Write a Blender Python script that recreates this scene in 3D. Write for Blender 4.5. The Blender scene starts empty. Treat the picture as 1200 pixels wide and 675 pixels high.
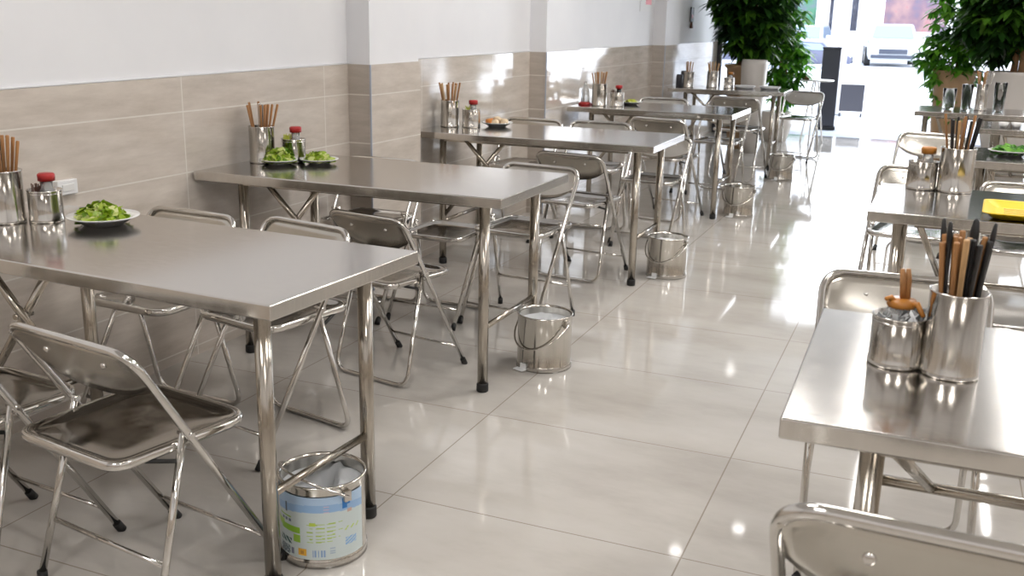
import bpy, bmesh, math, random
from mathutils import Vector, Matrix
PI = math.pi
C = bpy.context.scene.collection
rnd = random.Random(7)

# ------------------------------------------------------------------ materials
def mat(name, col=(.8, .8, .8), rough=.5, metal=0, **kw):
    m = bpy.data.materials.new(name); m.use_nodes = True
    b = m.node_tree.nodes['Principled BSDF']
    b.inputs['Base Color'].default_value = (*col, 1)
    b.inputs['Roughness'].default_value = rough
    b.inputs['Metallic'].default_value = metal
    for k, v in kw.items():
        b.inputs[k.replace('_', ' ')].default_value = v
    return m

def nd(m, t, **kw):
    n = m.node_tree.nodes.new(t)
    for k, v in kw.items(): setattr(n, k, v)
    return n

def ramp(m, fac, stops):
    r = nd(m, 'ShaderNodeValToRGB')
    e = r.color_ramp.elements
    while len(e) < len(stops): e.new(.5)
    for i, (p, c) in enumerate(stops):
        e[i].position = p; e[i].color = (*c, 1)
    m.node_tree.links.new(fac, r.inputs[0])
    return r.outputs[0]

def coords(m, scale=(1, 1, 1), loc=(0, 0, 0), rot=(0, 0, 0), kind='Object'):
    t = nd(m, 'ShaderNodeTexCoord'); mp = nd(m, 'ShaderNodeMapping')
    mp.inputs['Scale'].default_value = scale; mp.inputs['Location'].default_value = loc
    mp.inputs['Rotation'].default_value = rot
    m.node_tree.links.new(t.outputs[kind], mp.inputs[0])
    return mp.outputs[0]

def noise(m, vec, scale, detail=4, rough=.5):
    n = nd(m, 'ShaderNodeTexNoise')
    n.inputs['Scale'].default_value = scale; n.inputs['Detail'].default_value = detail
    n.inputs['Roughness'].default_value = rough
    m.node_tree.links.new(vec, n.inputs['Vector'])
    return n.outputs[0]

def bsdf(m): return m.node_tree.nodes['Principled BSDF']
def link(m, a, b): m.node_tree.links.new(a, b)

def steel(name, col, rough, streak=(1, 1, 1), amp=.1, bump=0):
    m = mat(name, col, rough, 1)
    n = noise(m, coords(m, streak), 30, 5, .6)
    r = ramp(m, n, [(.3, (max(0, rough - amp),) * 3), (.7, (rough + amp,) * 3)])
    link(m, r, bsdf(m).inputs['Roughness'])
    c = ramp(m, n, [(.3, tuple(x * .93 for x in col)), (.7, tuple(min(1, x * 1.05) for x in col))])
    link(m, c, bsdf(m).inputs['Base Color'])
    if bump:
        bp = nd(m, 'ShaderNodeBump'); bp.inputs['Strength'].default_value = bump; bp.inputs['Distance'].default_value = .001
        link(m, n, bp.inputs['Height']); link(m, bp.outputs[0], bsdf(m).inputs['Normal'])
    return m

M = {}
M['top'] = steel('brushed_steel_top', (.64, .615, .585), .155, (1.2, 9, .2), .025, 0)
M['pipe'] = steel('steel_pipe', (.46, .42, .365), .17, (3, 3, .3), .06)
M['chrome'] = steel('chrome_tube', (.66, .64, .61), .09, (1, 1, 1), .02)
M['panel'] = steel('steel_sheet', (.54, .51, .46), .24, (.3, .3, .3), .01)
M['seatm'] = steel('steel_seat', (.36, .345, .325), .12, (1, 1, 1), .04)
M['can'] = steel('canister_steel', (.58, .555, .52), .15, (6, 6, .1), .08, .05)
M['bin'] = steel('bin_steel', (.62, .595, .55), .14, (5, 5, .15), .06)
M['rubber'] = mat('black_rubber', (.012, .012, .012), .55)
M['wood'] = mat('chopstick_wood', (.42, .2, .07), .5)
M['woodl'] = mat('pale_wood', (.55, .33, .15), .5)
for k in ('wood', 'woodl'):
    m = M[k]; c0 = bsdf(m).inputs['Base Color'].default_value[:3]
    n = noise(m, coords(m, (1, 1, .1)), 90)
    link(m, ramp(m, n, [(.3, tuple(x * .65 for x in c0)), (.7, tuple(x * 1.2 for x in c0))]), bsdf(m).inputs['Base Color'])
M['black'] = mat('black_plastic', (.012, .011, .011), .3)
M['dark'] = mat('dark_grey_paint', (.05, .05, .062), .35)
M['white'] = mat('white_porcelain', (.83, .82, .8), .12)
M['plastic'] = mat('white_plastic', (.8, .8, .8), .3)
M['red'] = mat('red_plastic', (.42, .015, .015), .3)
M['yellow'] = mat('yellow_plastic', (.85, .58, .02), .35)
M['orange'] = mat('orange_lid', (.48, .19, .03), .35)
M['brown'] = mat('brown_sauce', (.1, .035, .015), .4)
M['sauce'] = mat('dark_soy', (.015, .008, .006), .15)
M['glass'] = mat('clear_glass', (.97, .98, .98), .02, 0, Transmission_Weight=1, IOR=1.12)
M['clearp'] = mat('clear_plastic_film', (.9, .92, .92), .12, 0, Transmission_Weight=.75, IOR=1.2)
M['bag'] = mat('thin_white_bag', (.82, .83, .84), .45, 0, Transmission_Weight=.15)
M['terra'] = mat('brown_trunk', (.26, .13, .05), .7)
n = noise(M['terra'], coords(M['terra'], (1, 1, .2)), 25)
link(M['terra'], ramp(M['terra'], n, [(.3, (.12, .06, .025)), (.7, (.38, .2, .09))]), bsdf(M['terra']).inputs['Base Color'])
M['pot'] = mat('pale_pot', (.62, .58, .54), .4)
M['card'] = mat('tan_pot', (.42, .27, .15), .5)
M['soil'] = mat('soil', (.05, .03, .02), .9)
M['carw'] = mat('white_car_paint', (.62, .66, .72), .2, 0, Coat_Weight=.6)
M['cardk'] = mat('dark_car_glass', (.06, .07, .1), .1)
M['frame'] = mat('blue_grey_frame', (.16, .2, .3), .3, .3)
M['pic'] = mat('picture_dark', (.02, .02, .02), .5)
M['food'] = mat('pale_dumpling', (.78, .62, .42), .5)
M['foodo'] = mat('orange_food', (.75, .28, .06), .5)
M['lime'] = mat('lime_food', (.5, .55, .05), .5)
M['ceramicg'] = mat('grey_metal_kerb', (.4, .44, .52), .6)

def leafmat(name, a, b, c, rough=.35, tr=.3):
    m = mat(name, b, rough)
    g = nd(m, 'ShaderNodeNewGeometry')
    col = ramp(m, g.outputs['Random Per Island'], [(0, a), (.5, b), (1, c)])
    link(m, col, bsdf(m).inputs['Base Color'])
    t = nd(m, 'ShaderNodeBsdfTranslucent'); link(m, col, t.inputs[0])
    mx = nd(m, 'ShaderNodeMixShader'); mx.inputs[0].default_value = tr
    link(m, bsdf(m).outputs[0], mx.inputs[1]); link(m, t.outputs[0], mx.inputs[2])
    link(m, mx.outputs[0], m.node_tree.nodes['Material Output'].inputs[0])
    return m
M['leafd'] = leafmat('dark_leaf', (.006, .022, .005), (.022, .08, .010), (.09, .22, .018))
M['leafl'] = leafmat('bright_leaf', (.02, .09, .01), (.07, .25, .02), (.2, .5, .04))
M['lettuce'] = leafmat('chopped_lettuce', (.10, .24, .008), (.36, .50, .02), (.80, .82, .38), .4, .25)

# white wall
M['wall'] = mat('white_wall_paint', (.86, .85, .84), .6)
n = noise(M['wall'], coords(M['wall']), 3)
link(M['wall'], ramp(M['wall'], n, [(.3, (.80, .80, .82)), (.7, (.835, .835, .85))]), bsdf(M['wall']).inputs['Base Color'])
M['ceil'] = mat('ceiling_paint', (.8, .79, .77), .8)
nn = noise(M['ceil'], coords(M['ceil']), 2)
link(M['ceil'], ramp(M['ceil'], nn, [(.3, (.78, .77, .75)), (.7, (.82, .81, .79))]), bsdf(M['ceil']).inputs['Base Color'])

# wall tiles: horizontal-grained beige glazed tile
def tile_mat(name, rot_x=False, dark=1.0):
    m = mat(name, (.5, .43, .37), .08)
    t = nd(m, 'ShaderNodeTexCoord'); s = nd(m, 'ShaderNodeSeparateXYZ'); cb = nd(m, 'ShaderNodeCombineXYZ')
    link(m, t.outputs['Object'], s.inputs[0])
    link(m, s.outputs['X' if rot_x else 'Y'], cb.inputs[0]); link(m, s.outputs['Z'], cb.inputs[1])
    mp = nd(m, 'ShaderNodeMapping'); mp.inputs['Location'].default_value = (-.14 + .97, -.04 + .235, 0)
    link(m, cb.outputs[0], mp.inputs[0])
    br = nd(m, 'ShaderNodeTexBrick'); br.offset = 0; br.squash = 1
    br.inputs['Scale'].default_value = 1; br.inputs['Brick Width'].default_value = .98
    br.inputs['Row Height'].default_value = .235; br.inputs['Mortar Size'].default_value = .003
    br.inputs['Mortar Smooth'].default_value = .2
    br.inputs['Color1'].default_value = (0, 0, 0, 1); br.inputs['Color2'].default_value = (1, 1, 1, 1)
    br.inputs['Mortar'].default_value = (.5, .5, .5, 1)
    link(m, mp.outputs[0], br.inputs['Vector'])
    g = nd(m, 'ShaderNodeMapping'); g.inputs['Scale'].default_value = (1.3, 6, 1); g.inputs['Rotation'].default_value = (0, 0, .2)
    link(m, cb.outputs[0], g.inputs[0])
    n = noise(m, g.outputs[0], 2.6, 8, .66)
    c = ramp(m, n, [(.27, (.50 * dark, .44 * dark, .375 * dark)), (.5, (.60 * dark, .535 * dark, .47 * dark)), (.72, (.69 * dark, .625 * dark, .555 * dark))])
    mx = nd(m, 'ShaderNodeMix', data_type='RGBA')
    link(m, br.outputs['Fac'], mx.inputs[0]); link(m, c, mx.inputs[6]); mx.inputs[7].default_value = (.74, .70, .64, 1)
    link(m, mx.outputs[2], bsdf(m).inputs['Base Color'])
    # each tile leans a hair so reflections break at the joints
    bp = nd(m, 'ShaderNodeBump'); bp.inputs['Strength'].default_value = .25; bp.inputs['Distance'].default_value = .003; bp.invert = True
    link(m, br.outputs['Fac'], bp.inputs['Height'])
    n2 = noise(m, cb.outputs[0], 1.7, 1)
    bp2 = nd(m, 'ShaderNodeBump'); bp2.inputs['Strength'].default_value = .25; bp2.inputs['Distance'].default_value = .02
    link(m, n2, bp2.inputs['Height']); link(m, bp.outputs[0], bp2.inputs['Normal'])
    link(m, bp2.outputs[0], bsdf(m).inputs['Normal'])
    return m
M['tile'] = tile_mat('beige_wall_tile')
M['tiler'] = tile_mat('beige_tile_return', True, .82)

# floor
def floor_mat():
    m = mat('polished_floor_tile', (.6, .56, .51), .1)
    v = coords(m, (1, 1, 1), (1.32 + 8.5, -2.33 + 6.8, 0))
    br = nd(m, 'ShaderNodeTexBrick'); br.offset = 0; br.squash = 1
    br.inputs['Scale'].default_value = 1; br.inputs['Brick Width'].default_value = .85
    br.inputs['Row Height'].default_value = .68; br.inputs['Mortar Size'].default_value = .0022
    br.inputs['Mortar Smooth'].default_value = .1
    link(m, v, br.inputs['Vector'])
    n = noise(m, coords(m, (1, 2.2, 1), rot=(0, 0, .5)), 1.6, 9, .62)
    c = ramp(m, n, [(.28, (.44, .405, .365)), (.5, (.53, .497, .455)), (.75, (.585, .555, .518))])
    mx = nd(m, 'ShaderNodeMix', data_type='RGBA')
    link(m, br.outputs['Fac'], mx.inputs[0]); link(m, c, mx.inputs[6]); mx.inputs[7].default_value = (.32, .275, .23, 1)
    link(m, mx.outputs[2], bsdf(m).inputs['Base Color'])
    r = ramp(m, noise(m, coords(m), 2.5, 4), [(.3, (.035,) * 3), (.7, (.075,) * 3)])
    link(m, r, bsdf(m).inputs['Roughness'])
    bp = nd(m, 'ShaderNodeBump'); bp.inputs['Strength'].default_value = .2; bp.inputs['Distance'].default_value = .002; bp.invert = True
    link(m, br.outputs['Fac'], bp.inputs['Height']); link(m, bp.outputs[0], bsdf(m).inputs['Normal'])
    return m
M['floor'] = floor_mat()
M['paving'] = mat('pale_paving', (.8, .8, .8), .7)
link(M['paving'], ramp(M['paving'], noise(M['paving'], coords(M['paving']), 3), [(.3, (.74, .75, .77)), (.7, (.84, .84, .85))]), bsdf(M['paving']).inputs['Base Color'])
M['facade'] = mat('white_facade', (.8, .81, .84), .6)
link(M['facade'], ramp(M['facade'], noise(M['facade'], coords(M['facade']), 1), [(.3, (.76, .77, .8)), (.7, (.84, .84, .86))]), bsdf(M['facade']).inputs['Base Color'])
def pane_mat(name, stops, scale):
    m = mat(name, (.2, .2, .2), .15)
    link(m, ramp(m, noise(m, coords(m), scale, 3), stops), bsdf(m).inputs['Base Color'])
    return m
M['paneg'] = pane_mat('green_reflection_pane', [(.35, (.03, .12, .08)), (.5, (.06, .2, .12)), (.65, (.12, .14, .2))], 1.5)  # green reflection painted into the pane colour
M['paned'] = pane_mat('dark_tinted_pane', [(.35, (.015, .015, .03)), (.5, (.03, .035, .06)), (.65, (.08, .09, .12))], 1.8)
M['panep'] = pane_mat('pink_tinted_pane', [(.3, (.10, .12, .2)), (.45, (.2, .13, .17)), (.6, (.32, .2, .2)), (.72, (.4, .04, .1))], 1.1)
def emis(name, col, s):
    m = mat(name, col, .5); bsdf(m).inputs['Emission Color'].default_value = (*col, 1)
    bsdf(m).inputs['Emission Strength'].default_value = s; return m
M['lampb'] = emis('spot_glow', (1, .98, .94), 130)
M['lamp'] = emis('downlight_glow', (1, .97, .9), 60)
M['tubeglow'] = emis('tube_glow', (1, .98, .95), 6)
M['lampp'] = emis('fill_panel_glow', (1, .97, .93), 4)

# ------------------------------------------------------------------ mesh helpers
def smooth_path(pts, rads, seg=7):
    """polyline with filleted corners"""
    P = [Vector(p) for p in pts]; out = [P[0]]
    for i in range(1, len(P) - 1):
        a, b, c = P[i - 1], P[i], P[i + 1]; r = rads[i - 1]
        if r <= 0: out.append(b); continue
        u = (a - b).normalized(); v = (c - b).normalized()
        p0 = b + u * r; p1 = b + v * r
        for k in range(seg + 1):
            t = k / seg
            out.append(p0 * (1 - t) ** 2 + b * 2 * t * (1 - t) + p1 * t * t)
    out.append(P[-1]); return out

def add_tube(bm, pts, r, n=10, cap=True, closed=False):
    P = [Vector(p) for p in pts]; N = len(P)
    rr = r if isinstance(r, (list, tuple)) else [r] * N
    T = []
    for i in range(N):
        if closed: t = P[(i + 1) % N] - P[i - 1]
        else: t = P[min(i + 1, N - 1)] - P[max(i - 1, 0)]
        T.append(t.normalized())
    ref = Vector((0, 0, 1)) if abs(T[0].z) < .9 else Vector((1, 0, 0))
    u = T[0].cross(ref).normalized(); rings = []
    for i in range(N):
        u = (u - T[i] * u.dot(T[i])).normalized(); v = T[i].cross(u)
        rings.append([bm.verts.new(P[i] + rr[i] * (math.cos(2 * PI * k / n) * u + math.sin(2 * PI * k / n) * v)) for k in range(n)])
    for i in range(N if closed else N - 1):
        a, b = rings[i], rings[(i + 1) % N]
        for k in range(n):
            f = bm.faces.new((a[k], a[(k + 1) % n], b[(k + 1) % n], b[k])); f.smooth = True
    if cap and not closed:
        bm.faces.new(rings[0][::-1]); bm.faces.new(rings[-1])

def add_box(bm, c, s, rz=0, mtx=None):
    m = Matrix.Translation(c) @ Matrix.Rotation(rz, 4, 'Z')
    if mtx: m = mtx @ m
    m = m @ Matrix.Diagonal((*s, 1))
    bmesh.ops.create_cube(bm, size=1, matrix=m)

def add_lathe(bm, prof, n=40, c=(0, 0, 0), sx=1, sy=1, close=False):
    rings = []
    for r, z in prof:
        rings.append([bm.verts.new((c[0] + sx * r * math.cos(2 * PI * k / n), c[1] + sy * r * math.sin(2 * PI * k / n), c[2] + z)) for k in range(n)])
    for a, b in zip(rings, rings[1:]):
        for k in range(n):
            f = bm.faces.new((a[k], a[(k + 1) % n], b[(k + 1) % n], b[k])); f.smooth = True
    if prof[0][0] > 1e-6: bm.faces.new(rings[0][::-1])
    if prof[-1][0] > 1e-6 and close: bm.faces.new(rings[-1])

def obj(name, bm, m, parent=None, bevel=0, smooth=False, solid=0, loc=None):
    bmesh.ops.remove_doubles(bm, verts=bm.verts, dist=1e-6)
    bmesh.ops.recalc_face_normals(bm, faces=bm.faces)
    me = bpy.data.meshes.new(name); bm.to_mesh(me); bm.free()
    if smooth:
        for p in me.polygons: p.use_smooth = True
    o = bpy.data.objects.new(name, me); C.objects.link(o)
    for x in (m if isinstance(m, (list, tuple)) else [m]): me.materials.append(x)
    if parent: o.parent = parent
    if loc: o.location = loc
    if solid:
        s = o.modifiers.new('s', 'SOLIDIFY'); s.thickness = solid; s.offset = 0
    if bevel:
        b = o.modifiers.new('b', 'BEVEL'); b.width = bevel; b.segments = 3; b.limit_method = 'ANGLE'; b.angle_limit = .6
        b.harden_normals = True
        for p in me.polygons: p.use_smooth = True
    return o

def tag(o, label, cat, group=None, kind=None):
    o['label'] = label; o['category'] = cat
    if group: o['group'] = group
    if kind: o['kind'] = kind
    return o
def thing(name, label, cat, loc=(0, 0, 0), rz=0, group=None):
    o = bpy.data.objects.new(name, None); C.objects.link(o); o.empty_display_size = .05
    o.location = loc; o.rotation_euler = (0, 0, rz)
    return tag(o, label, cat, group)
def struct(name, bm, m, parent=None, **k):
    o = obj(name, bm, m, parent, **k); o['kind'] = 'structure'; return o
def copy_tree(o, parent=None):
    c = o.copy(); C.objects.link(c); c.parent = parent
    for ch in kids[o.name] if o.name in kids else list(o.children):
        copy_tree(ch, c)
    return c
kids = {}
def dup(root, loc, rz, label, group=None, scale=1, G=None):
    r = copy_tree(root); r.location = loc; r.rotation_euler = (0, 0, rz); r.scale = (scale,) * 3
    r['label'] = label
    if group: r['group'] = group
    return r
def BM(): return bmesh.new()

# ------------------------------------------------------------------ camera
H = 1.337
cam = bpy.data.cameras.new('camera'); co = bpy.data.objects.new('camera', cam); C.objects.link(co)
yaw, pitch, roll = .391, .26, .021
fw = Vector((-math.sin(yaw) * math.cos(pitch), math.cos(yaw) * math.cos(pitch), -math.sin(pitch)))
r0 = Vector((math.cos(yaw), math.sin(yaw), 0)); u0 = r0.cross(fw)
rr_ = r0 * math.cos(roll) + u0 * math.sin(roll); uu_ = -r0 * math.sin(roll) + u0 * math.cos(roll)
co.matrix_world = Matrix(((rr_.x, uu_.x, -fw.x, 0), (rr_.y, uu_.y, -fw.y, 0), (rr_.z, uu_.z, -fw.z, H), (0, 0, 0, 1)))
cam.sensor_width = 36; cam.lens = 1171.3 * 36 / 1200
cam.clip_end = 300
cam.dof.use_dof = True; cam.dof.focus_distance = 3.2; cam.dof.aperture_fstop = 7
bpy.context.scene.camera = co

# ------------------------------------------------------------------ room shell
XW, XR, YB, YF, ZC = -2.66, 2.7, -2.0, 13.3, 2.9
bm = BM(); add_box(bm, ((XW + XR) / 2, (YB + YF) / 2, -.05), (XR - XW + .4, YF - YB + .4, .1)); struct('floor', bm, M['floor'])
bm = BM(); add_box(bm, ((XW + XR) / 2, (YB + YF) / 2, ZC + .05), (XR - XW + .4, YF - YB + .4, .1)); struct('ceiling', bm, M['ceil'])
bm = BM(); add_box(bm, (XW - .1, (YB + YF) / 2, ZC / 2), (.2, YF - YB + .4, ZC)); struct('wall_left', bm, M['wall'])
bm = BM(); add_box(bm, (XR + .1, (YB + YF) / 2, ZC / 2), (.2, YF - YB + .4, ZC)); struct('wall_right', bm, M['wall'])
bm = BM(); add_box(bm, ((XW + XR) / 2, YB - .1, ZC / 2), (XR - XW, .2, ZC)); struct('wall_back', bm, M['wall'])
# front wall: lintel and right pier
bm = BM(); add_box(bm, ((XW + XR) / 2, YF + .1, 2.68), (XR - XW, .2, .44)); add_box(bm, (2.2, YF + .1, 1.23), (1.0, .2, 2.46)); struct('wall_front', bm, M['wall'])

# tiled dado, its top following the measured line
def ztop(y):
    pts = [(-2, 1.085), (2.2, 1.095), (3.1, 1.107), (4.3, 1.124), (6.5, 1.139), (10, 1.143), (13.3, 1.152)]
    for (a, za), (b, zb) in zip(pts, pts[1:]):
        if y <= b: return za + (zb - za) * (y - a) / (b - a)
    return pts[-1][1]
pil = [(4.29, 4.79), (6.68, 7.40), (9.99, 10.6)]
D = .125
def dado(name, y0, y1, x):
    bm = BM(); ys = [y0, (y0 + y1) / 2, y1]
    pts = [(y0, 0)] + [(y1, 0)] + [(y, ztop(y)) for y in ys[::-1]]
    a = [bm.verts.new((x, y, z)) for y, z in pts]; b = [bm.verts.new((x - .008, y, z)) for y, z in pts]
    bm.faces.new(a); bm.faces.new(b[::-1])
    for i in range(len(a)): j = (i + 1) % len(a); bm.faces.new((a[i], b[i], b[j], a[j]))
    return struct(name, bm, M['tile'])
segs = [(-2, 4.29), (4.79, 6.68), (7.40, 9.99), (10.6, 13.3)]
k = 1
for s in segs:
    dado('trim_%d' % k, s[0], s[1], XW + .008); k += 1
for y0, y1 in pil:
    # pilaster body (white) with tiled dado on its faces
    bm = BM(); add_box(bm, (XW + D / 2, (y0 + y1) / 2, ZC / 2), (D, y1 - y0, ZC)); struct('trim_%d' % k, bm, M['wall']); k += 1
    dado('trim_%d' % k, y0 - .008, y1 + .008, XW + D + .008); k += 1
    bm = BM(); z = ztop(y0); add_box(bm, (XW + D / 2, y0 - .004, z / 2), (D, .008, z)); add_box(bm, (XW + D / 2, y1 + .004, z / 2), (D, .008, z))
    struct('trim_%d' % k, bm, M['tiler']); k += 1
    bm = BM(); add_box(bm, (XW + D + .008, y0 - .009, z / 2), (.008, .006, z)); struct('trim_%d' % k, bm, M['ceramicg']); k += 1
# thin cap bead on top of the tiles
bm = BM()
for s in segs:
    add_tube(bm, [(XW + .006, s[0], ztop(s[0]) + .003), (XW + .006, (s[0] + s[1]) / 2, ztop((s[0] + s[1]) / 2) + .003), (XW + .006, s[1], ztop(s[1]) + .003)], .0045, 6)
struct('trim_%d' % k, bm, M['wall']); k += 1
# right wall tiles
bm = BM(); add_box(bm, (XR - .004, (YB + YF) / 2, .56), (.008, YF - YB, 1.12)); struct('trim_%d' % k, bm, M['tile']); k += 1
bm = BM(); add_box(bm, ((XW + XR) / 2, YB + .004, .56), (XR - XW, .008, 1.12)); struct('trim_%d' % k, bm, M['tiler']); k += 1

# ------------------------------------------------------------------ shop front
# fixed glazing on the left with a dark frame
def rect_frame(bm, x0, x1, z0, z1, y, w=.05, d=.06):
    add_box(bm, (x0 + w / 2, y, (z0 + z1) / 2), (w, d, z1 - z0)); add_box(bm, (x1 - w / 2, y, (z0 + z1) / 2), (w, d, z1 - z0))
    add_box(bm, ((x0 + x1) / 2, y, z0 + w / 2), (x1 - x0 - 2 * w, d, w)); add_box(bm, ((x0 + x1) / 2, y, z1 - w / 2), (x1 - x0 - 2 * w, d, w))
w = thing('window_1', '', ''); del w['label']; del w['category']; w['kind'] = 'structure'
w.location = (-2.2, YF - .1, 0)
bm = BM(); rect_frame(bm, -.46, .42, 0, 2.46, 0, .07); obj('window_frame', bm, M['dark'], w)
bm = BM(); add_box(bm, (-.02, 0, 1.23), (.76, .012, 2.3)); obj('glass_pane', bm, M['glass'], w)
w = thing('window_2', '', ''); del w['label']; del w['category']; w['kind'] = 'structure'
w.location = (1.3, YF - .1, 0)
bm = BM(); rect_frame(bm, -.4, .4, 0, 2.46, 0, .07); obj('window_frame', bm, M['dark'], w)
bm = BM(); add_box(bm, (0, 0, 1.23), (.66, .012, 2.3)); obj('glass_pane', bm, M['glass'], w)
# glass door leaf swung open to the outside
dr = thing('door_1', '', ''); del dr['label']; del dr['category']; dr['kind'] = 'structure'
dr.location = (-1.74, YF + .02, 0); dr.rotation_euler = (0, 0, math.radians(97))
bm = BM(); rect_frame(bm, 0, .85, .02, 2.44, 0, .07, .045); obj('door_frame', bm, M['frame'], dr)
bm = BM(); add_box(bm, (.425, 0, 1.23), (.71, .01, 2.28)); obj('glass_pane', bm, M['glass'], dr)
bm = BM(); add_tube(bm, smooth_path([(.78, -.03, .9), (.78, -.07, .9), (.78, -.07, 1.3), (.78, -.03, 1.3)], [.02, .02]), .012); obj('door_handle', bm, M['chrome'], dr)

# ------------------------------------------------------------------ table
def make_table(L, W, label, loc, rz, ins=.106, iny=.097, right=False, lx=None):
    """origin under the front corner nearest the aisle; runs to -x for the wall side, +x for the right side"""
    t = thing('steel_table', label, 'table', loc, rz)
    sg = 1 if right else -1
    bm = BM(); add_box(bm, (sg * L / 2, W / 2, .732), (L, W, .036)); obj('tabletop', bm, M['top'], t, bevel=.004)
    li = lx or .16
    xs = [sg * ins, sg * (L - li)]; ys = [iny, W - iny]
    for x in xs:
        for y in ys:
            bm = BM(); add_tube(bm, [(x, y, .022), (x, y, .7125)], .0195, 18); lg = obj('leg', bm, M['pipe'], t)
            bm = BM(); add_lathe(bm, [(.0195, 0), (.0225, .004), (.0225, .03), (.0198, .034)], 18, (x, y, 0), close=True); obj('rubber_foot', bm, M['rubber'], lg)
    for x in xs:
        bm = BM(); add_tube(bm, [(x, ys[0], .245), (x, ys[1], .245)], .011, 12); obj('crossbar', bm, M['pipe'], t)
    if right:
        bm = BM(); add_tube(bm, [(xs[0], ys[1], .40), (xs[1], ys[1], .40)], .0125, 12); obj('stretcher', bm, M['pipe'], t)
    # folding struts from the front underside down to the rear stretcher
    xa = sg * (L * .70) if not right else L * .125; dx = .115
    def strut(a, b):
        bm = BM(); add_tube(bm, [a, b], .0115, 12); obj('strut', bm, M['pipe'], t)
    if not right:
        yb = iny + .012; xl = xs[1]
        p0 = Vector((xa + dx, yb, .712)); p1 = Vector((xl, iny, .27)); strut(p0, p1)
        # second strut hinged on the first
        q0 = Vector((xa - dx, yb - .02, .712)); q1 = p0.lerp(p1, .30) + Vector((.05, -.022, -.04)); strut(q0, q1)
        c = p0.lerp(p1, .31); bm = BM(); add_tube(bm, [c + Vector((0, -.035, 0)), c + Vector((0, .018, 0))], .008, 10); obj('pivot_bolt', bm, M['pipe'], t)
    else:
        strut((.16, iny, .712), (.26, ys[1], .40)); strut((L - .3, iny, .712), (L - .4, ys[1], .40))
    # under-frame rail between the leg tops
    for y in ys:
        bm = BM(); add_box(bm, (sg * L / 2, y, .704), (L - .3, .03, .018)); obj('under_rail', bm, M['pipe'], t)
    return t
R = math.radians
T1 = make_table(1.285, .605, 'stainless steel table nearest the camera on the wall side, one plate of lettuce on it', (-1.239, 1.674, 0), R(-3.0), .106)
T2 = make_table(1.312, .689, 'stainless steel wall-side table carrying two plates of lettuce', (-1.329, 3.115, 0), R(.07))
T3 = make_table(1.375, .69, 'stainless steel wall-side table with a plate of orange and white food', (-1.267, 4.891, 0), R(.4))
T4 = make_table(1.209, .705, 'stainless steel wall-side table with a red-based bottle and a small yellow-topped dish', (-1.27, 6.988, 0), R(-.26))
T5 = make_table(1.11, .64, 'farthest wall-side stainless steel table, in front of the big potted tree', (-1.31, 9.76, 0), R(1))
T6 = make_table(1.28, .69, 'stainless steel table in the right foreground with a canister of chopsticks', (-.165, 1.507, 0), R(.6), .14, .06, True)
T7 = make_table(1.28, .69, 'stainless steel table on the right with a yellow tray at its edge', (-.165, 3.514, 0), R(-.6), .1, .09, True)
T8 = make_table(1.2, .62, 'right-hand steel table with a green dish on it', (.12, 5.2, 0), R(0), .12, .09, True)
T9 = make_table(1.2, .6, 'right-hand steel table with a row of small white cups', (.27, 7.0, 0), R(0), .12, .09, True)
T10 = make_table(1.28, .677, 'farthest right-hand steel table, in front of the right potted tree', (-.133, 8.232, 0), R(0), .08, .09, True)

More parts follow.
